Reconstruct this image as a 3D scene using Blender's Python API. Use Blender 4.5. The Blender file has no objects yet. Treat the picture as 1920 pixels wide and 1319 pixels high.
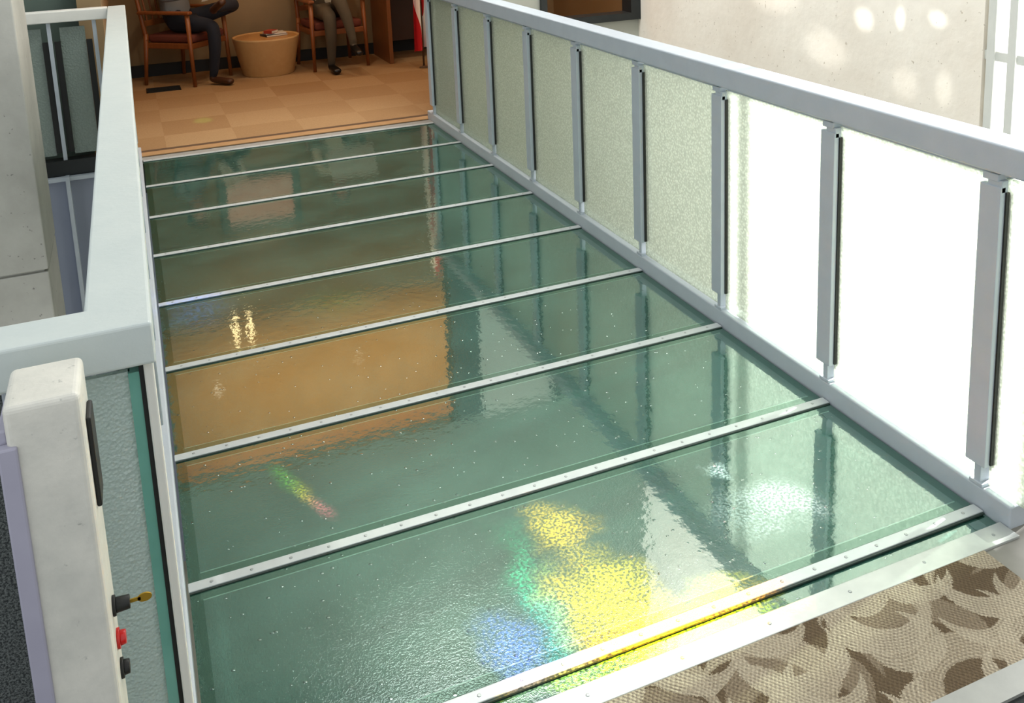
import bpy, bmesh, math, random
from mathutils import Vector, Matrix
random.seed(4)
scene=bpy.context.scene
scene.view_settings.view_transform='Standard'
COL=scene.collection
D=0.64; W=2.06; NP=8; YF=NP*D

# ---------------------------------------------------------------- helpers
def lin(h):
    r,g,b=[int(h[i:i+2],16)/255 for i in (0,2,4)]
    f=lambda c: c/12.92 if c<=0.04045 else ((c+0.055)/1.055)**2.4
    return (f(r),f(g),f(b),1)
class NT:
    def __init__(s,name,tree=None):
        if tree is None:
            s.m=bpy.data.materials.new(name); s.m.use_nodes=True
            s.t=s.m.node_tree; s.t.nodes.clear()
            s.out=s.n('ShaderNodeOutputMaterial')
        else: s.t=tree
    def n(s,k,**kw):
        nd=s.t.nodes.new(k)
        for a,b in kw.items(): setattr(nd,a,b)
        return nd
    def l(s,a,b): s.t.links.new(a,b)
    def math(s,op,a,b=None,c=None):
        nd=s.n('ShaderNodeMath',operation=op)
        for i,v in enumerate((a,b,c)):
            if v is None: continue
            if isinstance(v,(int,float)): nd.inputs[i].default_value=v
            else: s.l(v,nd.inputs[i])
        return nd.outputs[0]
    def vm(s,op,a,b=None,c=None):
        nd=s.n('ShaderNodeVectorMath',operation=op)
        for i,v in enumerate((a,b,c)):
            if v is None: continue
            if isinstance(v,tuple): nd.inputs[i].default_value=v
            else: s.l(v,nd.inputs[i])
        return nd
    def mix(s,fac,a,b):
        nd=s.n('ShaderNodeMix',data_type='RGBA')
        for i,v in ((0,fac),(6,a),(7,b)):
            if isinstance(v,(int,float)): nd.inputs[i].default_value=v
            elif isinstance(v,tuple): nd.inputs[i].default_value=v
            else: s.l(v,nd.inputs[i])
        return nd.outputs[2]
    def obj(s): return s.n('ShaderNodeTexCoord').outputs['Object']
    def noise(s,scale,detail=3,vec=None,rough=0.5):
        nd=s.n('ShaderNodeTexNoise'); nd.inputs['Scale'].default_value=scale; nd.inputs['Detail'].default_value=detail
        nd.inputs['Roughness'].default_value=rough
        s.l(vec if vec is not None else s.obj(),nd.inputs['Vector']); return nd.outputs[0]
    def ramp(s,fac,stops):
        nd=s.n('ShaderNodeValToRGB'); e=nd.color_ramp.elements
        while len(e)<len(stops): e.new(0.5)
        for i,(p,c) in enumerate(stops):
            e[i].position=p; e[i].color=c
        s.l(fac,nd.inputs[0]); return nd.outputs[0]
    def bump(s,h,strength,dist=0.01):
        nd=s.n('ShaderNodeBump'); nd.inputs['Strength'].default_value=strength; nd.inputs['Distance'].default_value=dist
        s.l(h,nd.inputs['Height']); return nd.outputs[0]
def pbr(name,c1,c2=None,scale=8,rough=0.5,metal=0.0,bump=0.0,bscale=60,spec=0.5,emit=None,estr=0,bdist=0.003):
    t=NT(name); p=t.n('ShaderNodeBsdfPrincipled')
    a=lin(c1) if isinstance(c1,str) else c1
    b=lin(c2) if c2 else tuple([x*0.85 for x in a[:3]]+[1])
    t.l(t.mix(t.noise(scale,4),a,b),p.inputs['Base Color'])
    p.inputs['Roughness'].default_value=rough; p.inputs['Metallic'].default_value=metal
    p.inputs['Specular IOR Level'].default_value=spec
    if bump: t.l(t.bump(t.noise(bscale,3),bump,bdist),p.inputs['Normal'])
    if emit: p.inputs['Emission Color'].default_value=lin(emit); p.inputs['Emission Strength'].default_value=estr
    t.l(p.outputs[0],t.out.inputs[0]); return t.m

def setp(o,label=None,category=None,kind=None,group=None):
    if label:o['label']=label
    if category:o['category']=category
    if kind:o['kind']=kind
    if group:o['group']=group
    return o
def link(o,parent=None):
    COL.objects.link(o)
    if parent is not None: o.parent=parent
    return o
def empty(name,loc=(0,0,0),**kw):
    e=bpy.data.objects.new(name,None); e.location=loc; e.empty_display_size=0.1
    link(e); setp(e,**kw); return e
def bm_box(bm,lo,hi,mi=0):
    vs=[bm.verts.new((x,y,z)) for z in (lo[2],hi[2]) for y in (lo[1],hi[1]) for x in (lo[0],hi[0])]
    for f in ((0,2,3,1),(4,5,7,6),(0,1,5,4),(1,3,7,5),(3,2,6,7),(2,0,4,6)):
        fa=bm.faces.new([vs[i] for i in f]); fa.material_index=mi
    return vs
def bm_prism(bm,pts,z0,z1):
    a=[bm.verts.new((x,y,z0)) for x,y in pts]; b=[bm.verts.new((x,y,z1)) for x,y in pts]
    n=len(pts)
    for i in range(n): bm.faces.new((a[i],a[(i+1)%n],b[(i+1)%n],b[i]))
    bm.faces.new(a[::-1]); bm.faces.new(b)
def bm_tube(bm,p,q,r1,r2=None,seg=12,mi=0,caps=True):
    p=Vector(p);q=Vector(q); r2=r1 if r2 is None else r2
    d=(q-p).normalized(); up=Vector((0,0,1)) if abs(d.z)<0.95 else Vector((0,1,0))
    a=d.cross(up).normalized(); b=d.cross(a)
    r=[]
    for c,rad in ((p,r1),(q,r2)):
        r.append([bm.verts.new(c+(a*math.cos(t)+b*math.sin(t))*rad) for t in [2*math.pi*i/seg for i in range(seg)]])
    for i in range(seg):
        f=bm.faces.new((r[0][i],r[0][(i+1)%seg],r[1][(i+1)%seg],r[1][i])); f.smooth=True; f.material_index=mi
    if caps:
        f=bm.faces.new(r[0][::-1]); f.material_index=mi
        f=bm.faces.new(r[1]); f.material_index=mi
def bm_lathe(bm,prof,c=(0,0,0),seg=40,mi=0):
    rings=[]
    for r,z in prof:
        rings.append([bm.verts.new((c[0]+r*math.cos(2*math.pi*i/seg),c[1]+r*math.sin(2*math.pi*i/seg),c[2]+z)) for i in range(seg)])
    for a,b in zip(rings,rings[1:]):
        for i in range(seg):
            f=bm.faces.new((a[i],a[(i+1)%seg],b[(i+1)%seg],b[i])); f.smooth=True; f.material_index=mi
    bm.faces.new(rings[0][::-1]); bm.faces.new(rings[-1])
def finish(bm,name,mats,parent=None,bevel=0,loc=None,seg=2,**kw):
    bmesh.ops.recalc_face_normals(bm,faces=bm.faces)
    me=bpy.data.meshes.new(name); 
    if loc is not None: bmesh.ops.translate(bm,verts=bm.verts,vec=-Vector(loc))
    bm.to_mesh(me); bm.free()
    for m in (mats if isinstance(mats,(list,tuple)) else [mats]): me.materials.append(m)
    o=bpy.data.objects.new(name,me)
    if loc is not None: o.location=loc
    link(o,parent); setp(o,**kw)
    if bevel:
        b=o.modifiers.new('bevel','BEVEL'); b.width=bevel; b.segments=seg; b.limit_method='ANGLE'; b.angle_limit=0.7
    return o
def box(name,lo,hi,mat,parent=None,bevel=0,seg=2,**kw):
    bm=bmesh.new(); c=[(a+b)/2 for a,b in zip(lo,hi)]
    bm_box(bm,lo,hi); return finish(bm,name,mat,parent,bevel,loc=c if parent is None else None,seg=seg,**kw)

# ---------------------------------------------------------------- materials
M_steel=pbr('painted_steel','B5BEC6','A7B1BA',scale=14,rough=0.38,bump=0.15,bscale=90)
M_steel_light=pbr('pale_painted_steel','DEDFD8','CFD1CB',scale=10,rough=0.42,bump=0.12,bscale=70)
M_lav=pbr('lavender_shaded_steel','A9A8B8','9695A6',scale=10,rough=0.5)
M_rail_left=pbr('pale_green_grey_steel','C6CFCC','B8C3C2',scale=10,rough=0.4,bump=0.25,bscale=60)
def worn_paint():
    t=NT('worn_cream_paint'); p=t.n('ShaderNodeBsdfPrincipled'); o=t.obj()
    c=t.mix(t.ramp(t.noise(7,6,o,0.65),[(0.35,(0,0,0,1)),(0.7,(1,1,1,1))]),lin('D8D7CD'),lin('BDBEB6'))
    sc=t.ramp(t.noise(45,4,o,0.7),[(0.64,(0,0,0,1)),(0.72,(1,1,1,1))])
    t.l(t.mix(t.math('MULTIPLY',sc,0.6),c,lin('8A8D89')),p.inputs['Base Color']); p.inputs['Roughness'].default_value=0.45
    t.l(t.bump(t.noise(110,3,o),0.3,0.002),p.inputs['Normal']); t.l(p.outputs[0],t.out.inputs[0]); return t.m
M_post=worn_paint()
M_curb=pbr('curb_steel','BCC4CB','ADB6BE',scale=9,rough=0.45,bump=0.15)
M_strip=pbr('strip_metal','C3C9C8','AFB6B7',scale=20,rough=0.4,metal=0.15,bump=0.1)
M_screw=pbr('screw_metal','A0A6A5',rough=0.35,metal=0.4,scale=60)
M_alu=pbr('threshold_metal','C9CDC9','ADB2B0',scale=18,rough=0.35,metal=0.4,bump=0.1)
M_greytrim=pbr('grey_metal_trim','A3A49F','8C8E8A',scale=18,rough=0.5,metal=0.1,bump=0.1)
M_black=pbr('black_rubber','0E100F','1A1C1B',rough=0.6)
M_gask=pbr('dark_green_gasket','1B2A25','22332C',rough=0.7)
M_dark=pbr('dark_metal','2E3232','1F2223',rough=0.4,metal=0.4)
M_conc=pbr('concrete','B0B1A6','9A9C92',scale=2.2,rough=0.85,bump=0.3,bscale=18)
M_header=pbr('header_concrete','7A8377','626B60',scale=1.6,rough=0.85,bump=0.3,bscale=18)
M_fascia=pbr('blue_grey_fascia','8A92A2','7B8394',scale=3,rough=0.5)

def concrete_bright(name,c1,c2,c3):
    t=NT(name); p=t.n('ShaderNodeBsdfPrincipled'); o=t.obj()
    base=t.mix(t.ramp(t.noise(1.6,7,o,0.62),[(0.35,(0,0,0,1)),(0.68,(1,1,1,1))]),lin(c1),lin(c2))
    spots=t.ramp(t.noise(38,2,o),[(0.70,(0,0,0,1)),(0.75,(1,1,1,1))])
    t.l(t.mix(spots,base,lin(c3)),p.inputs['Base Color'])
    p.inputs['Roughness'].default_value=0.85
    t.l(t.bump(t.noise(14,6,o),0.35,0.01),p.inputs['Normal'])
    t.l(p.outputs[0],t.out.inputs[0]); return t.m
M_concb=concrete_bright('pale_concrete','FAF4E8','ECE3D5','C8BDAC')
M_conccol=concrete_bright('grey_column_concrete','AFAFA8','94948D','71716C')

def glass_floor():
    t=NT('textured_green_glass'); o=t.obj()
    sep=t.n('ShaderNodeSeparateXYZ'); t.l(o,sep.inputs[0])
    ay=t.math('ABSOLUTE',sep.outputs[1]); ax=t.math('ABSOLUTE',sep.outputs[0])
    fine=t.noise(150,2,o,0.7)
    v=t.n('ShaderNodeTexVoronoi'); v.inputs['Scale'].default_value=30; t.l(o,v.inputs['Vector'])
    rnd=t.n('ShaderNodeSeparateColor'); t.l(v.outputs['Color'],rnd.inputs[0])
    seed=t.math('MULTIPLY',t.ramp(v.outputs['Distance'],[(0.0,(1,1,1,1)),(0.16,(0,0,0,1))]),t.math('GREATER_THAN',rnd.outputs[0],0.45))
    base=t.mix(t.ramp(t.noise(3.5,4,o),[(0.35,(0,0,0,1)),(0.65,(1,1,1,1))]),lin('437468'),lin('2E5B50'))
    base=t.mix(t.ramp(fine,[(0.35,(0,0,0,1)),(0.65,(0.6,0.6,0.6,1))]),base,lin('17342C'))
    base=t.mix(t.math('MULTIPLY',seed,0.5),base,lin('9CBDAF'))
    ey=t.math('GREATER_THAN',ay,D/2-0.052); e2=t.math('MULTIPLY',t.math('GREATER_THAN',ay,D/2-0.056),t.math('LESS_THAN',ax,W/2-0.03))
    ex=t.math('GREATER_THAN',ax,W/2-0.035)
    e=t.math('MAXIMUM',ey,ex)
    c=t.mix(t.math('MULTIPLY',e2,0.5),base,lin('8FBBA6'))
    c=t.mix(t.math('MULTIPLY',e,0.75),c,lin('123B2C'))  # edge shade and glass-thickness refraction painted in as dark bands
    dif=t.n('ShaderNodeBsdfDiffuse'); t.l(c,dif.inputs[0])
    gcol=t.mix(t.math('MULTIPLY',e,0.45),(0.85,0.97,0.93,1),(0.30,0.55,0.45,1))
    n1=t.noise(26,2,o); n2=t.noise(210,2,o)
    gl=t.n('ShaderNodeBsdfGlossy'); gl.inputs['Roughness'].default_value=0.015; t.l(gcol,gl.inputs['Color'])
    t.l(t.bump(t.math('ADD',t.math('ADD',n1,t.math('MULTIPLY',n2,0.10)),t.math('MULTIPLY',seed,0.6)),0.085,0.004),gl.inputs['Normal'])
    gt=t.n('ShaderNodeBsdfGlossy'); gt.inputs['Roughness'].default_value=0.09; t.l(gcol,gt.inputs['Color'])
    h=t.math('ADD',t.math('ADD',t.math('MULTIPLY',n1,0.4),t.math('MULTIPLY',fine,0.45)),t.math('MULTIPLY',seed,2.2))
    t.l(t.bump(h,0.36,0.004),gt.inputs['Normal'])
    t.l(t.bump(t.math('ADD',h,n2),1.0,0.006),dif.inputs['Normal'])
    lw=t.n('ShaderNodeLayerWeight'); lw.inputs[0].default_value=0.35
    fac=t.math('ADD',t.math('MULTIPLY',lw.outputs['Facing'],0.50),0.17)
    mg=t.n('ShaderNodeMixShader'); mg.inputs[0].default_value=0.24; t.l(gl.outputs[0],mg.inputs[1]); t.l(gt.outputs[0],mg.inputs[2])
    mx=t.n('ShaderNodeMixShader'); t.l(fac,mx.inputs[0]); t.l(dif.outputs[0],mx.inputs[1]); t.l(mg.outputs[0],mx.inputs[2])
    t.l(mx.outputs[0],t.out.inputs[0]); return t.m
M_gfloor=glass_floor()

def rail_glass(name,tcol,dcol,tr=0.35,tlmix=0.25,bs=0.7,pk=0.55,vs=75):
    t=NT(name); o=t.obj()
    n=t.noise(120,3,o); v=t.n('ShaderNodeTexVoronoi'); v.inputs['Scale'].default_value=vs; t.l(o,v.inputs['Vector'])
    h=t.math('ADD',n,v.outputs['Distance'])
    b=t.bump(h,bs,0.004)
    peb=t.ramp(v.outputs['Distance'],[(0.15,(1,1,1,1)),(0.6,(0,0,0,1))])
    ts=t.n('ShaderNodeBsdfTransparent'); t.l(t.mix(peb,tuple(x*pk for x in lin(tcol)[:3])+(1,),lin(tcol)),ts.inputs[0])
    tl=t.n('ShaderNodeBsdfTranslucent'); t.l(b,tl.inputs['Normal'])
    t.l(t.mix(peb,tuple(x*(pk+0.12) for x in lin(dcol)[:3])+(1,),lin(dcol)),tl.inputs[0])
    df=t.n('ShaderNodeBsdfDiffuse'); df.inputs[0].default_value=lin(dcol); t.l(b,df.inputs['Normal'])
    m0=t.n('ShaderNodeMixShader'); m0.inputs[0].default_value=tlmix; t.l(tl.outputs[0],m0.inputs[1]); t.l(df.outputs[0],m0.inputs[2])
    m1=t.n('ShaderNodeMixShader'); m1.inputs[0].default_value=tr; t.l(m0.outputs[0],m1.inputs[1]); t.l(ts.outputs[0],m1.inputs[2])
    gl=t.n('ShaderNodeBsdfGlossy'); gl.inputs['Roughness'].default_value=0.12; t.l(b,gl.inputs['Normal'])
    m2=t.n('ShaderNodeMixShader'); m2.inputs[0].default_value=0.08; t.l(m1.outputs[0],m2.inputs[1]); t.l(gl.outputs[0],m2.inputs[2])
    t.l(m2.outputs[0],t.out.inputs[0]); return t.m
M_rglass=rail_glass('rain_glass','DFE8DD','E4E9DF',0.60,0.12,0.6,0.62,90)
M_rglass2=rail_glass('green_rain_glass','A9BDB6','C6D9D2',0.12,0.9,0.5,0.55,160)
M_rglass3=rail_glass('far_green_glass','A9BDB6','9FB0A8',0.2,0.7)

def carpet_near():
    t=NT('swirl_carpet'); p=t.n('ShaderNodeBsdfPrincipled'); o=t.obj()
    fine=t.noise(260,1,o)
    def cres(scale,off,ra,rb,so,a0,a1,sq=1.15):
        q=t.vm('ADD',o,so).outputs[0]
        q=t.vm('MULTIPLY',q,(1.0,sq,0.0)).outputs[0]
        nz=t.n('ShaderNodeTexNoise'); nz.inputs['Scale'].default_value=5; nz.inputs['Detail'].default_value=0; t.l(q,nz.inputs['Vector'])
        q2=t.vm('MULTIPLY_ADD',nz.outputs['Color'],(0.05,0.05,0.0),q).outputs[0]
        v=t.n('ShaderNodeTexVoronoi'); v.voronoi_dimensions='2D'; v.inputs['Scale'].default_value=scale; v.inputs['Randomness'].default_value=0.35; t.l(q2,v.inputs['Vector'])
        d=t.vm('SUBTRACT',q2,v.outputs['Position']).outputs[0]
        d=t.vm('MULTIPLY',d,(1.0,1.0,0.0)).outputs[0]
        r1=t.vm('LENGTH',d).outputs['Value']
        cs=t.n('ShaderNodeSeparateColor'); t.l(v.outputs['Color'],cs.inputs[0])
        an=t.math('ADD',t.math('MULTIPLY',cs.outputs[0],a1),a0)
        cx=t.n('ShaderNodeCombineXYZ'); t.l(t.math('MULTIPLY',t.math('COSINE',an),off),cx.inputs[0]); t.l(t.math('MULTIPLY',t.math('SINE',an),off),cx.inputs[1])
        r2=t.vm('LENGTH',t.vm('SUBTRACT',d,cx.outputs[0]).outputs[0]).outputs['Value']
        j=t.math('MULTIPLY',t.math('SUBTRACT',fine,0.5),0.016)
        cr=t.math('MULTIPLY',t.math('LESS_THAN',t.math('ADD',r1,j),ra),t.math('GREATER_THAN',t.math('ADD',r2,j),rb))
        st=t.math('ADD',t.math('MULTIPLY',t.math('SINE',t.math('MULTIPLY',r2,620.0)),0.5),0.5)
        return t.math('MULTIPLY',cr,t.math('SUBTRACT',1.0,t.math('MULTIPLY',st,0.38)))
    base=lin('75654F')
    c=t.mix(cres(2.8,0.075,0.165,0.130,(1.9,4.1,0),3.4,1.6),base,lin('A69780'))
    c=t.mix(cres(3.4,0.060,0.135,0.104,(0.3,0.7,0),0.2,1.5),c,lin('D9CDB4'))
    c=t.mix(cres(3.1,0.060,0.150,0.120,(5.2,3.3,0),3.6,1.5),c,lin('CBBEA5'))
    c=t.mix(cres(4.6,0.045,0.100,0.076,(7.9,2.1,0),0.5,1.8),c,lin('D4C8AF'))
    sp=t.n('ShaderNodeSeparateXYZ'); t.l(o,sp.inputs[0])
    wob=t.math('MULTIPLY',t.noise(14,1,o),10.0)
    rows=t.math('SINE',t.math('ADD',t.math('MULTIPLY',sp.outputs[0],560.0),wob))
    rows=t.math('MULTIPLY',rows,t.math('SINE',t.math('MULTIPLY',sp.outputs[1],420.0)))
    rw=t.math('ADD',t.math('MULTIPLY',rows,0.5),0.5)
    f2=t.math('MULTIPLY',t.math('ADD',t.math('MULTIPLY',fine,0.6),t.math('MULTIPLY',rw,0.4)),0.85)
    c=t.mix(f2,c,lin('3E342A'))
    t.l(c,p.inputs['Base Color']); p.inputs['Roughness'].default_value=0.95; p.inputs['Specular IOR Level'].default_value=0.1
    t.l(t.bump(t.math('ADD',rw,fine),0.8,0.004),p.inputs['Normal'])
    t.l(p.outputs[0],t.out.inputs[0]); return t.m
M_carpet=carpet_near()
def carpet_far():
    t=NT('checker_carpet'); p=t.n('ShaderNodeBsdfPrincipled'); o=t.obj()
    ck=t.n('ShaderNodeTexChecker'); ck.inputs['Scale'].default_value=2.05
    wv=t.vm('MULTIPLY_ADD',t.vm('SUBTRACT',t.n('ShaderNodeTexNoise').outputs['Color'],(0.5,0.5,0.5)).outputs[0],(0.01,0.01,0.0),o).outputs[0]
    t.l(t.vm('ADD',wv,(0.11,0.17,0.3)).outputs[0],ck.inputs['Vector'])
    br=t.n('ShaderNodeTexBrick'); br.inputs['Scale'].default_value=1.0; br.inputs['Brick Width'].default_value=0.488; br.inputs['Row Height'].default_value=0.488
    br.inputs['Mortar Size'].default_value=0.0; br.inputs['Color1'].default_value=(0,0,0,1); br.inputs['Color2'].default_value=(1,1,1,1); br.offset=0.0
    t.l(t.vm('ADD',o,(0.11,0.17,0.3)).outputs[0],br.inputs['Vector'])
    f=t.math('ADD',t.math('MULTIPLY',ck.outputs['Fac'],0.60),t.math('MULTIPLY',br.outputs['Color'],0.40))
    c=t.mix(f,lin('9C7F5C'),lin('AD926D'))
    c=t.mix(t.math('MULTIPLY',t.noise(90,3,o,0.7),0.6),c,lin('76583A'))
    t.l(c,p.inputs['Base Color']); p.inputs['Roughness'].default_value=1.0; p.inputs['Specular IOR Level'].default_value=0.0
    t.l(p.outputs[0],t.out.inputs[0]); return t.m
M_carpetf=carpet_far()
M_darkcarpet=pbr('dark_speckled_carpet','3A3F3E','161918',scale=150,rough=0.95,bump=0.5,bscale=200)
def dark_panel():
    t=NT('dark_speckled_panel'); p=t.n('ShaderNodeBsdfPrincipled'); o=t.obj()
    f=t.ramp(t.noise(260,2,o,0.8),[(0.42,(0,0,0,1)),(0.6,(1,1,1,1))])
    t.l(t.mix(f,lin('23282A'),lin('6A706F')),p.inputs['Base Color']); p.inputs['Roughness'].default_value=0.9
    t.l(p.outputs[0],t.out.inputs[0]); return t.m
M_darkpanel=dark_panel()
M_landing=pbr('landing_stone','8A8880','6D6B64',scale=12,rough=0.6)
M_lower=pbr('lower_floor_stone','A9A998','939384',scale=2,rough=0.6)
M_warmwall=pbr('warm_wall','8C7757','7C6746',scale=1.5,rough=0.8)
M_ceil=pbr('warm_ceiling','E2A65C','B5843F',scale=6,rough=0.9)
M_reflected_edge=pbr('orange_reflected_edge','F8A04C','E08A3C',scale=6,rough=0.8)
M_jamb=pbr('green_grey_wall','56665F','49584F',scale=3,rough=0.7)
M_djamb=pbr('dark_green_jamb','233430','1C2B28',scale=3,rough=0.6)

def wood(name,c1,c2):
    t=NT(name); p=t.n('ShaderNodeBsdfPrincipled'); o=t.obj()
    mp=t.n('ShaderNodeMapping'); mp.inputs['Scale'].default_value=(14,14,1.5); t.l(o,mp.inputs[0])
    t.l(t.mix(t.noise(3,4,mp.outputs[0]),lin(c1),lin(c2)),p.inputs['Base Color']); p.inputs['Roughness'].default_value=0.4
    t.l(p.outputs[0],t.out.inputs[0]); return t.m
M_wood=wood('chair_wood','935528','6E3C1C')
M_wood2=wood('desk_wood','905A30','704424')
M_uph=pbr('red_brown_upholstery','6C3222','5B281A',scale=60,rough=0.9)
M_tan=pbr('tan_laminate','CAA36E','BB925C',scale=20,rough=0.6)
M_tanstrip=pbr('muted_tan_strip','AD8A60','9A784F',scale=20,rough=0.7)
M_brown=pbr('brown_border','5E4730','4C3824',scale=30,rough=0.8)

# ---------------------------------------------------------------- room shell
box('floor',(-0.15,YF+0.30,-0.25),(4.6,8.5,0.0),M_carpetf,kind='structure')
box('trim_1',(-0.1,YF+0.02,-0.02),(2.12,YF+0.10,0.004),M_greytrim,kind='structure')
box('trim_2',(-0.1,YF+0.10,-0.25),(2.12,YF+0.14,-0.002),M_black,kind='structure')
box('trim_3',(-0.1,YF+0.14,-0.02),(2.12,YF+0.24,0.004),M_tanstrip,kind='structure')
box('trim_4',(-0.1,YF+0.24,-0.25),(2.12,YF+0.30,0.003),M_brown,kind='structure')
box('wall_back',(-0.3,8.5,-0.2),(4.6,8.65,2.8),M_warmwall,kind='structure')
box('baseboard_back',(-0.15,8.475,0.0),(4.6,8.5,0.12),M_black,kind='structure')
box('wall_room_left',(-0.3,YF+0.3,-0.2),(-0.15,8.5,2.8),M_warmwall,kind='structure')
box('wall_room_right',(4.6,YF+0.3,-0.2),(4.75,8.65,2.8),M_warmwall,kind='structure')
box('ceiling',(-0.3,YF+0.32,2.75),(4.75,8.65,2.95),M_ceil,kind='structure')
box('added_edge_strip',(-0.15,YF+0.33,2.66),(4.6,YF+0.62,2.75),M_reflected_edge,kind='structure')  # added unseen strip, brighter orange for the ceiling edge reflected in the deck
box('wall_header',(-3.2,YF+0.18,2.62),(3.95,YF+0.32,9.0),M_header,kind='structure')
box('wall_facade_left',(-3.2,YF+0.40,-3.2),(-0.17,YF+0.5,2.62),M_jamb,kind='structure')
bm=bmesh.new()
bm_box(bm,(2.40,YF+0.18,-3.2),(3.05,YF+0.32,2.62)); bm_box(bm,(3.05,YF+0.18,-3.2),(3.95,YF+0.32,0.62))
finish(bm,'wall_facade_right',M_conc,kind='structure')
box('trim_7',(2.16,YF+0.17,-3.2),(2.40,YF+0.32,2.62),M_djamb,kind='structure')
box('wall_below',(-0.17,YF+0.2,-3.2),(2.16,YF+0.3,-0.25),M_fascia,kind='structure')
bm=bmesh.new()
bm_box(bm,(3.05,YF+0.14,0.62),(3.10,YF+0.3,2.62)); bm_box(bm,(3.86,YF+0.14,0.62),(3.95,YF+0.3,2.62)); bm_box(bm,(3.10,YF+0.14,0.62),(3.86,YF+0.3,0.68))
finish(bm,'window_1',M_dark,kind='structure')
WX=3.95; WY=1.76; WN=0.24
box('wall_right',(WX,WY,-3.2),(WX+0.3,YF+0.32,6.0),M_concb,kind='structure')
box('wall_right_lintel',(WX,-3.4,2.26),(WX+0.3,WY,6.0),M_concb,kind='structure')
box('wall_right_near',(WX,-3.4,-3.2),(WX+0.3,WN,2.26),M_concb,kind='structure')
bm=bmesh.new()
for y in (WY-0.045,WY-0.17,WN+0.045):
    bm_box(bm,(WX,y-0.025,-3.2),(WX+0.14,y+0.025,2.26))
for z in (-2.3,-0.7,0.84,2.235):
    bm_box(bm,(WX+0.01,WN,z-0.025),(WX+0.13,WY,z+0.025))
finish(bm,'window_2',M_steel_light,kind='structure',bevel=0.004)
box('floor.001',(-3.2,-3.4,-3.4),(9.0,YF+0.4,-3.2),M_lower,kind='structure')
bm=bmesh.new(); bm_box(bm,(-1.35,3.55,-0.095),(-0.50,4.15,6.0)); bm_box(bm,(-1.35,3.552,-3.2),(-0.502,4.15,-0.108)); bm_box(bm,(-1.33,3.57,-0.12),(-0.52,4.13,-0.09))
finish(bm,'concrete_column',M_conccol,loc=(-0.92,3.85,-3.2),bevel=0.006,label='grey cast concrete column with a horizontal joint beside the footbridge',category='column')
box('floor.002',(-1.6,-3.4,-0.3),(4.0,-0.50,0.0),M_darkcarpet,kind='structure')
box('floor.003',(-0.10,-0.436,-0.3),(1.93,-0.135,0.006),M_carpet,kind='structure')
box('trim_5',(-0.10,-0.50,-0.3),(2.6,-0.436,0.008),M_greytrim,kind='structure')
box('floor.004',(1.93,-0.436,-0.3),(2.6,-0.10,0.0),M_landing,kind='structure')
box('floor.005',(-1.6,-0.50,-0.3),(-0.10,-0.02,-0.001),M_darkcarpet,kind='structure')

# ---------------------------------------------------------------- glass deck
for i in range(NP):
    bm=bmesh.new(); bm_box(bm,(0.004,i*D+0.002,-0.05),(W-0.004,(i+1)*D-0.002,0.0))
    finish(bm,'glass_floor_panel',M_gfloor,loc=(W/2,(i+0.5)*D,0),label='green textured glass walkway panel of the footbridge deck',category='floor panel',group='glass deck panels')
bm=bmesh.new(); bm_box(bm,(0.0,-0.070,-0.05),(W,-0.003,-0.004))
finish(bm,'glass_floor_panel',M_gfloor,loc=(W/2,-0.085+D/2-0.05,0),label='narrow green glass infill strip beside the metal threshold',category='floor panel',group='glass deck panels')
bm=bmesh.new(); bm_lathe(bm,[(0.0048,0),(0.0048,0.0006),(0.003,0.001),(0.0015,0.0006)],seg=10)
sm=bpy.data.meshes.new('screw'); bm.to_mesh(sm); bm.free(); sm.materials.append(M_screw)
for i in range(NP+1):
    hw=0.0175
    st=empty('cover_strip',(W/2,i*D,0),label='pale metal cover strip screwed across the glass deck',category='metal strip',group='deck cover strips')
    bm=bmesh.new(); bm_box(bm,(-W/2+0.002,-hw,0.0),(W/2-0.002,hw,0.006))
    finish(bm,'plate',M_strip,st,bevel=0.0015)
    n=20
    for k in range(n):
        s=bpy.data.objects.new('screw',sm); s.location=(-W/2+0.06+k*(W-0.12)/(n-1),0,0.006); link(s,st)
    bm=bmesh.new(); bm_box(bm,(-W/2+0.004,-hw-0.006,-0.001),(W/2-0.004,-hw+0.001,0.003)); bm_box(bm,(-W/2+0.004,hw-0.001,-0.001),(W/2-0.004,hw+0.003,0.003))
    finish(bm,'gasket',M_gask,st)
th=empty('metal_threshold',(W/2,-0.103,0),label='brushed metal threshold plate with screws beside the carpet',category='threshold')
bm=bmesh.new(); bm_box(bm,(-W/2,-0.032,-0.3),(W/2-0.0,0.032,0.007)); finish(bm,'plate',M_alu,th,bevel=0.002)
for k in range(9):
    s=bpy.data.objects.new('screw',sm); s.location=(-W/2+0.06+k*(W-0.12)/8,0,0.007); link(s,th)

# ---------------------------------------------------------------- railing parts
def rail_post(parent,x,y,side,mat=M_steel):
    bm=bmesh.new()
    s=side
    def bx(x0,x1,y0,y1,z0,z1):
        bm_box(bm,(x+min(s*x0,s*x1),y+y0,z0),(x+max(s*x0,s*x1),y+y1,z1))
    bx(-0.034,-0.014,-0.033,0.033,0.135,0.945)
    bx(0.014,0.028,-0.026,0.026,0.135,0.945)
    bx(-0.02,0.02,-0.010,0.012,0.066,0.99)
    bx(-0.034,0.034,-0.024,0.026,0.958,0.978)
    bx(-0.030,-0.006,-0.033,0.012,0.928,0.962)
    bx(-0.026,0.026,-0.022,0.024,0.066,0.076)
    p=finish(bm,'post',mat,parent,bevel=0.002)
    bm=bmesh.new()
    bm_box(bm,(x-0.016,y-0.038,0.14),(x+0.016,y-0.012,0.93)); bm_box(bm,(x-0.016,y+0.014,0.14),(x+0.016,y+0.038,0.93))
    finish(bm,'gasket',M_black,p)
    return p
RX=2.088
rr=empty('bridge_railing',(RX,0,0),label='blue-grey steel railing with frosted rain glass beside the glass deck',category='railing')
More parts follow.
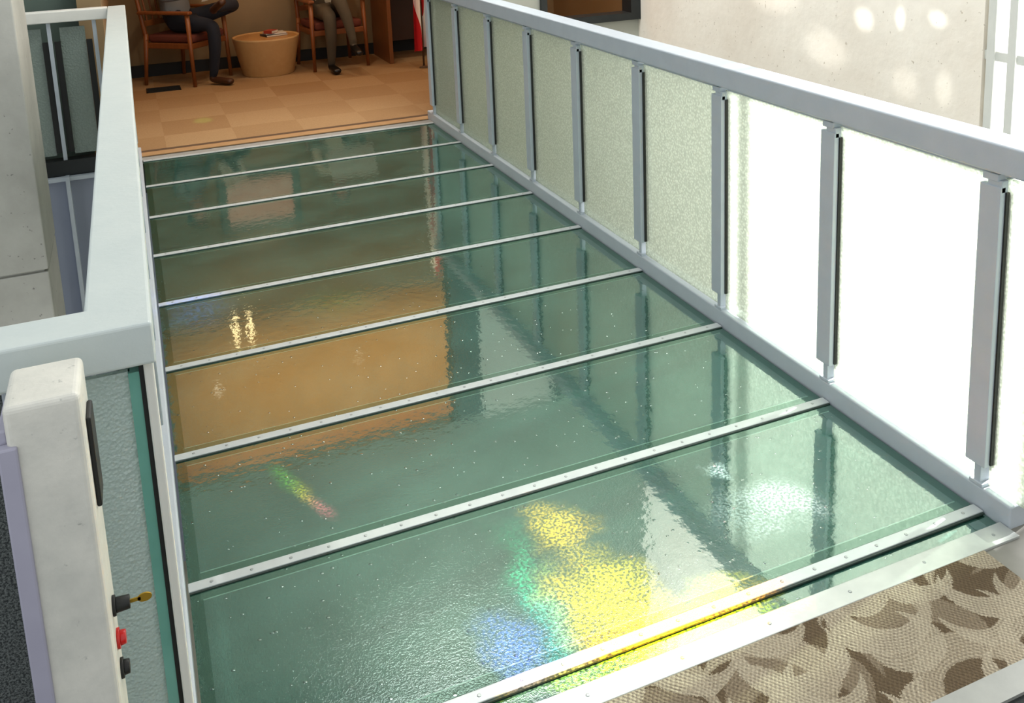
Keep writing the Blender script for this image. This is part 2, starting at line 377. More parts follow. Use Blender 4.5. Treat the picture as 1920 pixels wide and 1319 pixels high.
def child_shift(o,par):
    o.matrix_parent_inverse=Matrix.Translation(par.location).inverted()
def railing(par,x,side,top_fn,curb0,curb1,mt):
    before=set(bpy.data.objects)
    top_fn()
    box('curb',(curb0,-0.10,-0.12),(curb1,YF+0.16,0.066),M_curb,par,bevel=0.006,seg=3)
    for i in range(NP+1):
        rail_post(par,x,i*D+0.018,side)
    for i in range(NP):
        box('glass_panel',(x-0.005,i*D+0.018+0.025,0.072),(x+0.005,(i+1)*D+0.018-0.025,0.965),M_rglass,par)
        box('glass_frame',(x-0.007,i*D+0.018+0.035,0.965),(x+0.007,(i+1)*D+0.018-0.035,0.972),M_steel,par)
    for o in set(bpy.data.objects)-before:
        if o.parent==par: child_shift(o,par)
railing(rr,RX,1,lambda: box('top_rail',(2.042,-0.20,0.984),(2.147,YF+0.12,1.064),M_steel,rr,bevel=0.006,seg=3),2.062,2.14,M_steel)
o=box('glass_panel',(RX-0.005,-0.18,0.072),(RX+0.005,-0.007,0.965),M_rglass,rr); child_shift(o,rr)

lr=empty('bridge_railing',(-0.055,0,0),label='pale steel railing with wide flat handrail and corner return',category='railing')
def Ltop():
    bm=bmesh.new(); bm_prism(bm,[(-1.3,-0.096),(0.0,-0.096),(0.0,YF+0.12),(-0.108,YF+0.12),(-0.108,0.009),(-1.3,0.009)],0.986,1.062)
    finish(bm,'top_rail',M_rail_left,lr,bevel=0.006,seg=3)
railing(lr,-0.052,-1,Ltop,-0.075,-0.004,M_steel)
b0=set(bpy.data.objects)
box('corner_post',(-0.022,-0.075,0.0),(-0.006,-0.02,0.986),M_steel_light,lr,bevel=0.003)
box('corner_gasket',(-0.030,-0.06,0.02),(-0.022,-0.03,0.985),M_black,lr)
box('return_glass',(-0.205,-0.05,0.02),(-0.045,-0.038,0.960),M_rglass2,lr)
box('return_glass_edge',(-0.048,-0.058,0.02),(-0.030,-0.036,0.960),pbr('glass_edge','7FB9AB','5B9486',rough=0.2),lr)
box('return_panel',(-1.25,-0.05,0.02),(-0.24,-0.038,0.96),M_darkpanel,lr)
box('return_post',(-0.24,-0.06,0.0),(-0.205,-0.02,0.986),M_steel,lr,bevel=0.003)
for o in set(bpy.data.objects)-b0: child_shift(o,lr)

fr=empty('landing_railing',(-0.6,YF+0.08,0),label='steel guard railing with dark glass on the far landing edge',category='railing')
b0=set(bpy.data.objects)
yy=YF+0.08
box('top_rail',(-1.3,yy-0.05,0.988),(-0.11,yy+0.05,1.062),M_steel_light,fr,bevel=0.005)
for x in (-0.47,-0.20,-1.0):
    box('post',(x-0.012,yy-0.035,-0.05),(x+0.012,yy-0.01,0.988),M_steel,fr,bevel=0.002)
for x in (-0.43,-0.24,-0.5):
    box('gasket',(x-0.018,yy-0.02,0.12),(x+0.018,yy+0.0,0.86),M_black,fr)
for x0,x1 in ((-1.25,-0.52),(-0.41,-0.26)):
    box('glass_panel',(x0,yy-0.005,0.10),(x1,yy+0.005,0.95),M_rglass3,fr)
box('bottom_channel',(-1.3,yy-0.05,-0.03),(-0.11,yy+0.05,0.07),M_dark,fr)
for o in set(bpy.data.objects)-b0: child_shift(o,fr)
box('wall_landing_edge',(-3.2,YF+0.03,-3.2),(-0.10,YF+0.16,-0.035),M_fascia,kind='structure')
bm=bmesh.new()
for x in (-0.47,-1.0): bm_box(bm,(x-0.012,YF-0.03,-3.2),(x+0.012,YF+0.03,-0.03))
bm_box(bm,(-1.3,YF-0.01,-0.06),(-0.10,YF+0.03,-0.035))
finish(bm,'trim_6',M_steel,kind='structure')

# ---------------------------------------------------------------- control post
cp=empty('control_post',(-0.157,-0.232,0),label='worn cream painted steel control post with key switch and buttons',category='control post')
bm=bmesh.new(); bm_box(bm,(-0.050,-0.066,0.0),(0.052,0.066,1.06)); finish(bm,'body',M_post,cp,bevel=0.010,seg=4)
bm=bmesh.new(); bm_box(bm,(-0.062,-0.052,0.0),(-0.049,0.050,1.02)); bm_box(bm,(-0.062,-0.072,0.0),(-0.036,-0.052,1.0)); finish(bm,'shade_strip',M_lav,cp,bevel=0.003,label='lavender grey strip standing for the shaded side of the post')  # shade on the post's left side, put in as a lavender strip
bm=bmesh.new(); bm_box(bm,(0.052,-0.03,0.850),(0.060,0.03,1.0)); finish(bm,'plate',M_black,cp,bevel=0.003,label='black cover plate')
def button(z,mat,nm,r=0.014,l=0.018):
    bm=bmesh.new(); bm_tube(bm,(0.052,0,z),(0.057,0,z),r+0.004,seg=24); bm_tube(bm,(0.057,0,z),(0.052+l,0,z),r,r*0.9,seg=24)
    return finish(bm,nm,[mat],cp,bevel=0.001)
k=button(0.655,M_black,'key_switch',0.012,0.026)
M_brass=pbr('brass','C9A23C','B58E2C',rough=0.3,metal=0.6)
bm=bmesh.new(); bm_box(bm,(0.076,-0.0012,0.652),(0.094,0.0012,0.658)); bm_lathe(bm,[(0.0085,-0.0012),(0.0085,0.0012)],seg=20)
for v in bm.verts:
    if v.co.z<0.1: x,y,z=v.co; v.co=Vector((0.100+x*1.3,z,0.655+y*0.9))
finish(bm,'key',M_brass,k,label='brass key in the switch')
button(0.595,pbr('red_plastic','C8201C',rough=0.3),'push_button',0.012,0.014)['label']='red push button'
button(0.540,M_black,'push_button',0.012,0.014)['label']='black push button'

# ---------------------------------------------------------------- far-room furniture
SC=1.07
def rot(v,ang,loc):
    c,s=math.cos(ang),math.sin(ang); return Vector((loc[0]+v[0]*c-v[1]*s,loc[1]+v[0]*s+v[1]*c,v[2]))
def chair(loc,ang,label):
    ch=empty('armchair',(loc[0],loc[1],0),label=label,category='chair',group='wooden waiting armchairs'); ch.rotation_euler[2]=ang; ch.scale=(SC,SC,SC)
    def legp(x,y,x2,y2,zt):
        bm=bmesh.new(); bm_tube(bm,(x2,y2,0),(x,y,zt),0.016,0.022,seg=10); return finish(bm,'leg',M_wood,ch)
    legp(-0.25,0.23,-0.26,0.25,0.64); legp(0.25,0.23,0.26,0.25,0.64)
    legp(-0.24,-0.23,-0.26,-0.27,0.46); legp(0.24,-0.23,0.26,-0.27,0.46)
    bm=bmesh.new(); bm_box(bm,(-0.23,-0.23,0.38),(0.23,0.25,0.455)); finish(bm,'seat',M_uph,ch,bevel=0.03,seg=4)
    bm=bmesh.new(); bm_box(bm,(-0.24,-0.24,0.33),(0.24,0.25,0.38)); finish(bm,'seat_frame',M_wood,ch,bevel=0.006)
    bm=bmesh.new()
    for sx in (-0.24,0.24): bm_tube(bm,(sx,-0.23,0.40),(sx,-0.31,0.90),0.021,0.017,seg=10)
    bm_box(bm,(-0.24,-0.325,0.83),(0.24,-0.295,0.91)); bm_box(bm,(-0.24,-0.28,0.52),(0.24,-0.255,0.57))
    for k in range(5):
        x=-0.16+0.08*k; bm_tube(bm,(x,-0.268,0.55),(x,-0.31,0.85),0.009,seg=8)
    finish(bm,'backrest',M_wood,ch,bevel=0.003)
    for sx in (-0.25,0.25):
        bm=bmesh.new(); bm_box(bm,(sx-0.03,-0.28,0.635),(sx+0.03,0.27,0.665)); finish(bm,'armrest',M_wood,ch,bevel=0.012,seg=3)
    return ch
def ang_of(dx,dy): return math.atan2(-dx,dy)
A_loc=(0.50,8.04); A_ang=ang_of(0.75,-0.66); B_loc=(1.90,8.06); B_ang=ang_of(0.12,-1.0)
chair(A_loc,A_ang,'wooden armchair with slim arms holding a person in dark jeans')
chair(B_loc,B_ang,'wooden armchair with red-brown seat holding a newspaper reader')

def person(loc,ang,cols,style,label):
    J={}; R={}
    def a(n,p,r): J[n]=Vector(p); R[n]=r if isinstance(r,tuple) else (r,r)
    a('pelvis',(0,-0.06,0.56),(0.155,0.12)); a('waist',(0,-0.10,0.72),(0.14,0.10)); a('chest',(0,-0.13,0.92),(0.165,0.11)); a('collar',(0,-0.12,1.06),(0.10,0.08))
    a('neck',(0,-0.10,1.14),0.055); a('jaw',(0,-0.065,1.20),(0.062,0.07)); a('skull',(0,-0.065,1.29),(0.078,0.09)); a('crown',(0,-0.07,1.35),(0.05,0.06))
    E=[('pelvis','waist'),('waist','chest'),('chest','collar'),('collar','neck'),('neck','jaw'),('jaw','skull'),('skull','crown')]
    for s,n in ((-1,'l'),(1,'r')):
        a('sh'+n,(0.18*s,-0.12,1.02),0.06); a('el'+n,(0.25*s,-0.02,0.77),0.042); a('wr'+n,(0.15*s,0.22,0.80),0.027); a('pa'+n,(0.125*s,0.28,0.82),(0.036,0.018))
        E+=[('collar','sh'+n),('sh'+n,'el'+n),('el'+n,'wr'+n),('wr'+n,'pa'+n)]
        for k in range(4):
            x=0.125*s+(k-1.5)*0.019; ln=(0.036,0.042,0.039,0.030)[k]
            a('f%d%s'%(k,n),(x,0.32,0.84),0.0085); a('g%d%s'%(k,n),(x-0.012*s,0.32+ln*0.4,0.84+ln*0.6),0.0075); a('h%d%s'%(k,n),(x-0.02*s,0.315,0.865+ln*0.6),0.006)
            E+=[('pa'+n,'f%d%s'%(k,n)),('f%d%s'%(k,n),'g%d%s'%(k,n)),('g%d%s'%(k,n),'h%d%s'%(k,n))]
        a('t1'+n,(0.125*s-0.04*s,0.27,0.84),0.010); a('t2'+n,(0.125*s-0.055*s,0.29,0.865),0.008)
        E+=[('wr'+n,'t1'+n),('t1'+n,'t2'+n)]
    a('hipr',(0.10,0.0,0.54),0.095); a('knr',(0.13,0.40,0.53),0.066); a('car',(0.13,0.40,0.34),0.056); a('anr',(0.13,0.36,0.10),0.038); a('her',(0.13,0.335,0.045),0.036); a('tor',(0.14,0.56,0.033),(0.045,0.03))
    E+=[('pelvis','hipr'),('hipr','knr'),('knr','car'),('car','anr'),('anr','her'),('her','tor')]
    a('hipl',(-0.10,0.0,0.55),0.095)
    if style=='figure4':
        a('knl',(-0.30,0.33,0.66),0.068); a('cal',(-0.10,0.42,0.68),0.056); a('anl',(0.13,0.46,0.68),0.038); a('hel',(0.17,0.43,0.66),0.036); a('tol',(0.25,0.62,0.76),(0.042,0.03))
    else:
        a('knl',(0.04,0.42,0.68),0.068); a('cal',(0.0,0.50,0.50),0.054); a('anl',(-0.02,0.56,0.30),0.038); a('hel',(-0.02,0.55,0.25),0.036); a('tol',(-0.02,0.74,0.20),(0.042,0.03))
    E+=[('pelvis','hipl'),('hipl','knl'),('knl','cal'),('cal','anl'),('anl','hel'),('hel','tol')]
    names=list(J); idx={n:i for i,n in enumerate(names)}
    me=bpy.data.meshes.new('person_cage'); me.from_pydata([J[n] for n in names],[(idx[x],idx[y]) for x,y in E],[]); 
    ob=bpy.data.objects.new('person_cage',me); link(ob)
    ob.modifiers.new('skin','SKIN'); sv=me.skin_vertices[0].data if me.skin_vertices else None
    if sv is None:
        bm=bmesh.new(); bm.from_mesh(me); bm.verts.layers.skin.verify(); bm.to_mesh(me); bm.free(); sv=me.skin_vertices[0].data
    for n in names: sv[idx[n]].radius=R[n]; sv[idx[n]].use_root=(n=='pelvis')
    sb=ob.modifiers.new('sub','SUBSURF'); sb.levels=2; sb.render_levels=2
    dg=bpy.context.evaluated_depsgraph_get(); dg.update()
    m2=bpy.data.meshes.new_from_object(ob.evaluated_get(dg)); m2.name='person'
    bpy.data.objects.remove(ob)
    skin,shirt,pants,shoe,hair=cols
    for m in (skin,shirt,pants,shoe): m2.materials.append(m)
    def region(e):
        x,y=e
        if x[:2] in('wr','pa') or x[0] in 'fght' and x[1].isdigit() or x in('neck','jaw','skull'): return 0
        if y in('neck',) : return 0
        if x in('pelvis','hipr','hipl') : return 2 if y!='waist' else 1
        if x[:2] in('kn','ca'): return 2
        if x[:2] in('an','he'): return 3
        return 1
    segs=[(J[x],J[y],region((x,y)),(R[x][0]+R[y][0])/2) for x,y in E]
    for f in m2.polygons:
        c=f.center; best=None
        for p,q,r,rad in segs:
            d=q-p; t=max(0,min(1,(c-p).dot(d)/d.dot(d))); dd=(c-(p+d*t)).length/rad
            if best is None or dd<best[0]: best=(dd,r)
        f.material_index=best[1]; f.use_smooth=True
    ob=bpy.data.objects.new('person',m2); ob.location=(loc[0],loc[1],0); ob.rotation_euler[2]=ang; ob.scale=(SC,SC,SC); link(ob)
    setp(ob,label=label,category='person')
    bm=bmesh.new(); bmesh.ops.create_uvsphere(bm,u_segments=20,v_segments=14,radius=1)
    for v in list(bm.verts):
        if v.co.z<-0.35 or (v.co.y>0.45 and v.co.z<0.45): bm.verts.remove(v)
    for v in bm.verts: v.co=Vector((v.co.x*0.090,v.co.y*0.108-0.075,v.co.z*0.105+1.295))
    finish(bm,'hair',hair,ob)
    bm=bmesh.new(); 
    for s in (-1,1):
        bmesh.ops.create_icosphere(bm,subdivisions=2,radius=0.011,matrix=Matrix.Translation((0.03*s,0.018,1.285)))
    finish(bm,'eyes',pbr('eye_white','E8E4DC',rough=0.2),ob)
    bm=bmesh.new(); bm_tube(bm,(0,0.012,1.285),(0,0.040,1.245),0.007,0.014,seg=10); finish(bm,'nose',skin,ob)
    bm=bmesh.new(); bm_box(bm,(-0.024,-0.002,1.211),(0.024,0.010,1.219)); finish(bm,'mouth',pbr('lip','8E4A40',rough=0.5),ob,bevel=0.003)
    for s in (-1,1):
        bm=bmesh.new(); bmesh.ops.create_icosphere(bm,subdivisions=2,radius=1,matrix=Matrix.Translation((0.082*s,-0.06,1.27))@Matrix.Diagonal((0.012,0.02,0.032,1))); finish(bm,'ear',skin,ob)
    return ob
M_skin=pbr('skin','B98062','A87055',rough=0.55); M_grey=pbr('grey_shirt','70777C','5D646A',rough=0.9); M_jean=pbr('dark_denim','1B2230','141A26',rough=0.9)
M_brsh=pbr('brown_leather','4A2A18','38200F',rough=0.4); M_khaki=pbr('grey_brown_cloth','544B3B','463F31',rough=0.9); M_blsh=pbr('black_leather','0D0C0C',rough=0.3)
M_cream=pbr('cream_shirt','B5B2A4',rough=0.9); M_hair=pbr('brown_hair','2A1C12',rough=0.7); M_hair2=pbr('grey_hair','6B6661',rough=0.7)
person(A_loc,A_ang,(M_skin,M_grey,M_jean,M_brsh,M_hair),'figure4','seated person in grey shirt, dark jeans and brown shoes, holding papers')
person(B_loc,B_ang,(M_skin,M_cream,M_khaki,M_blsh,M_hair2),'kneeover','seated person in grey-brown trousers and black shoes, reading a newspaper')
def paper(loc,ang,label,w,h,name):
    t=NT('printed_paper'); p=t.n('ShaderNodeBsdfPrincipled'); o=t.obj(); wv=t.n('ShaderNodeTexWave'); wv.bands_direction='Z'; wv.inputs['Scale'].default_value=40; t.l(o,wv.inputs['Vector'])
    t.l(t.mix(t.math('MULTIPLY',wv.outputs['Fac'],0.35),lin('E9E4D6'),lin('6A6862')),p.inputs['Base Color']); t.l(p.outputs[0],t.out.inputs[0])
    bm=bmesh.new(); n=10
    for s in (-1,1):
        pts=[(s*w*k/n,0.02*math.sin(math.pi*k/n)+0.10*(k/n)*0.4) for k in range(n+1)]
        for k in range(n):
            (x0,y0),(x1,y1)=pts[k],pts[k+1]
            a=[bm.verts.new(v) for v in ((x0,y0,0),(x1,y1,0),(x1,y1+h*0.35,h),(x0,y0+h*0.35,h))]; bm.faces.new(a)
    bmesh.ops.remove_doubles(bm,verts=bm.verts,dist=1e-4)
    o=finish(bm,name,t.m,label=label,category='newspaper'); o.location=rot((0,0.29*SC,0.74*SC),ang,loc); o.rotation_euler[2]=ang
    so=o.modifiers.new('s','SOLIDIFY'); so.thickness=0.002
paper(A_loc,A_ang,'open white pages held by the person in jeans',0.17,0.25,'newspaper'); paper(B_loc,B_ang,'open newspaper held by the person in grey-brown trousers',0.24,0.30,'newspaper')

tb=empty('drum_table',(1.24,8.0,0),label='tan tapered round drum table standing between two armchairs',category='table')
TH=0.375
bm=bmesh.new(); bm_lathe(bm,[(0.245,0.0),(0.25,0.01),(0.32,TH-0.02),(0.325,TH),(0.31,TH),(0.30,TH-0.015)],seg=48); finish(bm,'body',M_tan,tb)
bm=bmesh.new(); bm_lathe(bm,[(0.30,TH-0.025),(0.30,TH-0.008)],seg=48); finish(bm,'table_top',pbr('tan_top','B98A50',rough=0.4),tb)
for (dx,dy,a_,w,d,h,z,c,lb) in ((0.08,0.02,0.3,0.22,0.16,0.018,TH-0.0075,'2A2A30','dark magazine lying on the drum table'),(0.09,0.03,0.1,0.2,0.15,0.014,TH+0.011,'D9D3C4','pale magazine on top of a dark magazine'),(0.05,-0.02,0.9,0.12,0.09,0.03,TH+0.0255,'A03A2A','small red book on the magazines')):
    bm=bmesh.new(); bm_box(bm,(-w/2,-d/2,0),(w/2,d/2,h)); bm_box(bm,(-w/2+0.003,-d/2-0.0005,h*0.15),(w/2+0.0005,d/2-0.004,h*0.85),1)
    o=finish(bm,'magazine',[pbr('cover',c,rough=0.4),pbr('pages','E6E0D0')],label=lb,category='magazine',bevel=0.001); o.location=(1.24+dx,8.0+dy,z); o.rotation_euler[2]=a_

dk=empty('wooden_desk',(2.9,8.1,0),label='brown wooden desk with panel sides against the wall',category='desk')
bm=bmesh.new(); bm_box(bm,(-0.52,-0.36,0.72),(0.72,0.36,0.76)); finish(bm,'desk_top',M_wood2,dk,bevel=0.004)
for x in (-0.48,0.65):
    bm=bmesh.new(); bm_box(bm,(x,-0.34,0),(x+0.04,0.35,0.72)); finish(bm,'side_panel',M_wood2,dk,bevel=0.003)
bm=bmesh.new(); bm_box(bm,(-0.44,0.2,0.15),(0.65,0.22,0.72)); finish(bm,'back_panel',pbr('dark_wood','4A2A16'),dk)
fl=empty('flag_stand',(2.665,7.38,0),label='red and white maple leaf flag hanging from a pole stand',category='flag')
bm=bmesh.new(); bm_lathe(bm,[(0.045,0),(0.045,0.008),(0.025,0.012),(0.013,0.02)],seg=24); finish(bm,'base',M_brown,fl)
bm=bmesh.new(); bm_tube(bm,(0,0,0.015),(0,0,2.3),0.010); finish(bm,'pole',M_brown,fl)
def flagmat():
    t=NT('flag_cloth'); p=t.n('ShaderNodeBsdfPrincipled'); sp=t.n('ShaderNodeSeparateXYZ'); t.l(t.n('ShaderNodeTexCoord').outputs['UV'],sp.inputs[0])
    u,v=sp.outputs[0],sp.outputs[1]
    side=t.math('GREATER_THAN',t.math('ABSOLUTE',t.math('SUBTRACT',u,0.5)),0.25)
    x=t.math('MULTIPLY',t.math('SUBTRACT',u,0.5),2.0); y=t.math('SUBTRACT',v,0.5)
    an=t.math('ARCTAN2',x,y); r=t.math('SQRT',t.math('ADD',t.math('MULTIPLY',x,x),t.math('MULTIPLY',y,y)))
    lim=t.math('ADD',0.24,t.math('MULTIPLY',t.math('COSINE',t.math('MULTIPLY',an,7.0)),0.10))
    leaf=t.math('LESS_THAN',r,lim)
    t.l(t.mix(t.math('MAXIMUM',side,leaf),lin('F4F1EC'),lin('C2161F')),p.inputs['Base Color']); p.inputs['Roughness'].default_value=0.8
    t.l(p.outputs[0],t.out.inputs[0]); return t.m
bm=bmesh.new(); uvl=bm.loops.layers.uv.new('UVMap'); NU,NV=40,16; g=[]
for i in range(NU+1):
    row=[]
    for j in range(NV+1):
        u=i/NU; v=j/NV
        wd=0.05+0.11*(1-v)
        x=-0.02+wd*(u-0.3)*1.6; y=-0.03+0.035*math.sin(u*19)*(1.3-v)
        z=0.16+0.10*u+1.93*v
        row.append(bm.verts.new((x,y,z)))
    g.append(row)
for i in range(NU):
    for j in range(NV):
        f=bm.faces.new((g[i][j],g[i+1][j],g[i+1][j+1],g[i][j+1])); f.smooth=True
        for lp,(a_,b_) in zip(f.loops,((i,j),(i+1,j),(i+1,j+1),(i,j+1))): lp[uvl].uv=(0.10+0.5*b_/NV+0.35*a_/NU,a_/NU)
o=finish(bm,'flag_cloth',flagmat(),fl)
vn=empty('floor_vent',(0.24,7.70,0),label='dark metal floor vent grille set in the carpet',category='vent')
bm=bmesh.new(); bm_box(bm,(-0.15,-0.11,0),(0.15,-0.09,0.006)); bm_box(bm,(-0.15,0.09,0),(0.15,0.11,0.006)); bm_box(bm,(-0.15,-0.11,0),(-0.135,0.11,0.006)); bm_box(bm,(0.135,-0.11,0),(0.15,0.11,0.006))
for k in range(9): bm_box(bm,(-0.135,-0.08+k*0.02-0.005,0),(0.135,-0.08+k*0.02+0.005,0.005))
finish(bm,'grille',M_dark,vn); bm=bmesh.new(); bm_box(bm,(-0.135,-0.09,0),(0.135,0.09,0.001)); finish(bm,'duct',M_black,vn)
pf=empty('picture_frame',(1.1,8.49,1.45),label='dark framed abstract picture hanging on the brown wall',category='picture')
bm=bmesh.new()
for lo,hi in (((-0.42,-0.03,-0.32),(0.42,0,-0.24)),((-0.42,-0.03,0.24),(0.42,0,0.32)),((-0.42,-0.03,-0.24),(-0.34,0,0.24)),((0.34,-0.03,-0.24),(0.42,0,0.24))): bm_box(bm,lo,hi)
finish(bm,'frame',M_jamb,pf,bevel=0.004)
bm=bmesh.new(); bm_box(bm,(-0.34,-0.012,-0.24),(0.34,-0.004,0.24)); finish(bm,'canvas',pbr('canvas','E3C6B8','B97C66',scale=5),pf)
M_glow=pbr('glow','FFE8C0',emit='FFD9A0',estr=4.0)
for x in (0.66,0.80):
    e=empty('pendant_lamp',(x,7.7,2.75),label='slim glowing tube pendant lamp hanging from the ceiling',category='lamp',group='pendant lamps')
    bm=bmesh.new(); bm_tube(bm,(0,0,-0.08),(0,0,0),0.004); finish(bm,'cord',M_black,e)
    bm=bmesh.new(); bm_tube(bm,(0,0,-0.38),(0,0,-0.08),0.018); finish(bm,'lamp_shade',M_glow,e)

# ---------------------------------------------------------------- lights
def area(name,loc,tgt,size,power,col,sy=None):
    l=bpy.data.lights.new(name,'AREA'); l.energy=power; l.color=col; l.size=size
    if sy: l.shape='RECTANGLE'; l.size_y=sy
    o=bpy.data.objects.new(name,l); o.location=loc; o.rotation_euler=(Vector(tgt)-Vector(loc)).to_track_quat('-Z','Y').to_euler(); link(o)
def spot(loc,tgt,ang,power,col,blend=0.8,scale=(1,1,1),rad=0.01):
    l=bpy.data.lights.new('spot','SPOT'); l.energy=power; l.color=col; l.spot_size=math.radians(ang); l.spot_blend=blend; l.shadow_soft_size=rad
    o=bpy.data.objects.new('spot_lamp',l); o.location=loc; o.rotation_euler=(Vector(tgt)-Vector(loc)).to_track_quat('-Z','Y').to_euler(); o.scale=scale; link(o)
def prism(cx,cy,H,ang,power,blobs,grain=130,warp=0.12,ymin=None):
    """spot lamp straight above (cx,cy) whose beam is broken up like light through a prism"""
    l=bpy.data.lights.new('prism_beam','SPOT'); l.energy=power; l.spot_size=math.radians(ang); l.spot_blend=0.3; l.shadow_soft_size=0.0
    o=bpy.data.objects.new('prism_lamp',l); o.location=(cx,cy,H); link(o)
    l.use_nodes=True; tr=l.node_tree; tr.nodes.clear(); t=NT('',tr)
    out=t.n('ShaderNodeOutputLight'); em=t.n('ShaderNodeEmission'); t.l(em.outputs[0],out.inputs[0])
    nn=t.n('ShaderNodeTexCoord').outputs['Normal']; s=t.n('ShaderNodeSeparateXYZ'); t.l(nn,s.inputs[0])
    X=t.math('MULTIPLY',t.math('DIVIDE',s.outputs[0],s.outputs[2]),-H); Y=t.math('MULTIPLY',t.math('DIVIDE',s.outputs[1],s.outputs[2]),-H)
    cb=t.n('ShaderNodeCombineXYZ'); t.l(X,cb.inputs[0]); t.l(Y,cb.inputs[1]); P=cb.outputs[0]
    nz=t.n('ShaderNodeTexNoise'); nz.inputs['Scale'].default_value=7; nz.inputs['Detail'].default_value=4; t.l(P,nz.inputs['Vector'])
    Pw=t.vm('MULTIPLY_ADD',t.vm('SUBTRACT',nz.outputs['Color'],(0.5,0.5,0.5)).outputs[0],(warp*2,warp*2,0),P).outputs[0]
    g=t.noise(grain,1,P); gr=t.ramp(g,[(0.40,(0.12,0.12,0.12,1)),(0.62,(1,1,1,1))])
    acc=None
    for bx,by,sx,sy,rotd,col,st in blobs:
        d=t.vm('SUBTRACT',Pw,(bx-cx,by-cy,0)).outputs[0]
        c_,s_=math.cos(math.radians(rotd)),math.sin(math.radians(rotd))
        u=t.vm('DOT_PRODUCT',d,(c_/sx,s_/sx,0)).outputs['Value']; v=t.vm('DOT_PRODUCT',d,(-s_/sy,c_/sy,0)).outputs['Value']
        e=t.math('EXPONENT',t.math('MULTIPLY',t.math('ADD',t.math('MULTIPLY',u,u),t.math('MULTIPLY',v,v)),-1.0))
        e=t.math('MAXIMUM',t.math('SUBTRACT',e,0.06),0.0)
        sc=t.vm('SCALE',(col[0]*st,col[1]*st,col[2]*st)); t.l(e,sc.inputs['Scale'])
        acc=sc.outputs[0] if acc is None else t.vm('ADD',acc,sc.outputs[0]).outputs[0]
    if ymin is not None:
        sc=t.vm('SCALE',acc); t.l(t.math('GREATER_THAN',Y,ymin-cy),sc.inputs['Scale']); acc=sc.outputs[0]
    m_=t.vm('MULTIPLY',acc,gr).outputs[0]
    t.l(m_,em.inputs['Color']); em.inputs['Strength'].default_value=1.0
area('ceiling_fill',(1.9,6.8,1.95),(1.9,6.8,3),3.6,60,(1,0.80,0.56),2.4)  # unseen fill added below the ceiling, aimed up to warm it
for x in (0.4,1.7,3.0): spot((x,6.9,2.7),(x,7.2,0),140,30,(1,0.88,0.70),1.0,rad=0.03)  # unseen spots added to light the lounge floor
spot((1.1,7.4,2.7),(1.1,8.5,1.45),38,42,(1,0.85,0.75),0.6,rad=0.02)  # unseen spot added to brighten the picture mirrored in the deck
area('wall_fill',(2.6,3.8,5.4),(3.9,3.5,0.8),1.6,290,(1,0.98,0.95),3.0)  # unseen fill lamp added to brighten the right wall and glass panels
area('window_daylight',(4.24,(WY+WN)/2,0.9),(0,(WY+WN)/2,0.9),1.4,150,(1,0.99,0.97),2.5)
sun=bpy.data.lights.new('sun','SUN'); sun.energy=24.0; sun.angle=0.02; sun.color=(1,0.98,0.96)
so=bpy.data.objects.new('sun',sun); so.rotation_euler=Vector((-1,-0.22,-0.55)).to_track_quat('-Z','Y').to_euler(); link(so)
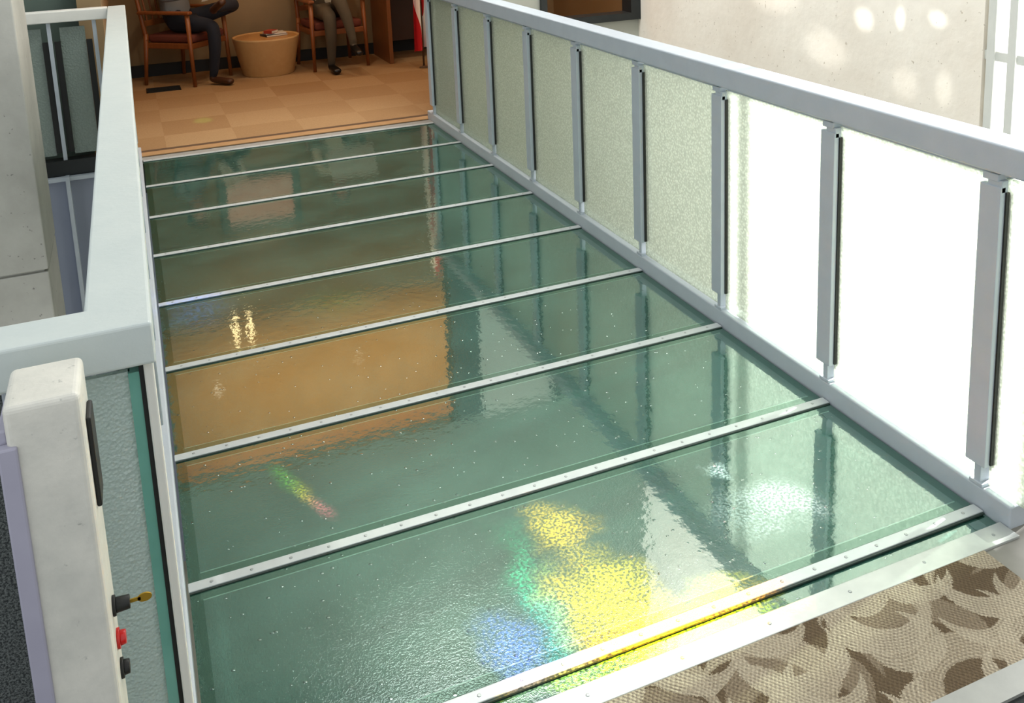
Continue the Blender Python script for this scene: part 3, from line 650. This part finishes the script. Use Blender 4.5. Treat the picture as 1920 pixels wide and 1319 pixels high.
prism(0.95,0.2,4.0,22,9000,[
 (0.96,0.43,0.07,0.10,0,(1,0.22,0.0),6.0),
 (0.97,0.12,0.12,0.14,0,(1,0.24,0.0),17),
 (1.10,0.01,0.18,0.06,0,(1,0.30,0.0),12.0),
 (1.00,-0.04,0.26,0.05,0,(1,0.55,0.0),7.0),
 (0.82,0.28,0.045,0.20,0,(0.02,0.50,0.25),1.3),
 (0.79,0.10,0.05,0.14,0,(0.02,0.5,0.6),1.1),
 (0.69,0.07,0.055,0.11,0,(0.22,0.18,1.0),1.7),
 (1.64,0.26,0.20,0.09,0,(1,0.36,0.42),5.0),  # white glare added to the beam, standing in for a reflection on the deck
 (1.52,0.47,0.03,0.05,0,(1,0.40,0.45),4.5)],grain=120,ymin=-0.12)
prism(0.36,0.93,4.0,9,7000,[
 (0.31,1.01,0.022,0.08,18,(0.35,0.45,0.02),1.3),(0.35,0.92,0.020,0.07,18,(1,0.24,0.0),2.8),(0.385,0.83,0.018,0.06,18,(1,0.06,0.10),3.4)],grain=120,warp=0.03)
prism(0.35,2.3,4.0,22,1500,[
 (0.15,2.42,0.12,0.16,0,(0.1,0.25,1.0),1.6),(0.72,2.25,0.14,0.14,0,(0.7,0.6,0.02),0.7)],grain=60,warp=0.06)
spot((0.47,4.0,2.4),(0.47,6.18,0),3.2,260,(0.3,1,0.2))
for y,z,a_,sc,pw in ((2.615,0.92,2.6,(1,.7,1),520),(2.33,0.96,1.8,(.7,1,1),520),(2.06,0.985,2.1,(1,.6,1),520),(2.28,0.60,3.0,(1,.8,1),200),(2.00,0.62,2.6,(.7,1,1),240),(2.95,0.70,6.0,(1,.5,1),260),(3.5,1.0,9.0,(1,.4,1),260)):
    spot((0.2,y+0.5,3.4),(WX,y,z),a_,pw,(1,0.98,0.93),0.9,scale=sc)

w=bpy.data.worlds.new('World'); scene.world=w; w.use_nodes=True
bg=w.node_tree.nodes['Background']; bg.inputs[0].default_value=(0.95,0.98,1.0,1); bg.inputs[1].default_value=1.0

# ---------------------------------------------------------------- camera
cd=bpy.data.cameras.new('camera'); cam=bpy.data.objects.new('camera',cd); link(cam)
Rr=Vector((0.918082,-0.394848,-0.034931)); Dn=Vector((-0.106327,-0.160416,-0.981306)); Fw=Vector((0.381863,0.904634,-0.189258))
m=Matrix.Identity(4)
for i in range(3):
    m[i][0]=Rr[i]; m[i][1]=-Dn[i]; m[i][2]=-Fw[i]
m.translation=Vector((0.02033,-1.75385,1.76622))
cam.matrix_world=m
cd.sensor_width=36; cd.sensor_fit='HORIZONTAL'; cd.lens=1804.986/1920*36
cd.shift_x=(960-1005.018)/1920; cd.shift_y=(129.07-659.5)/1920
cd.clip_start=0.05
scene.camera=cam
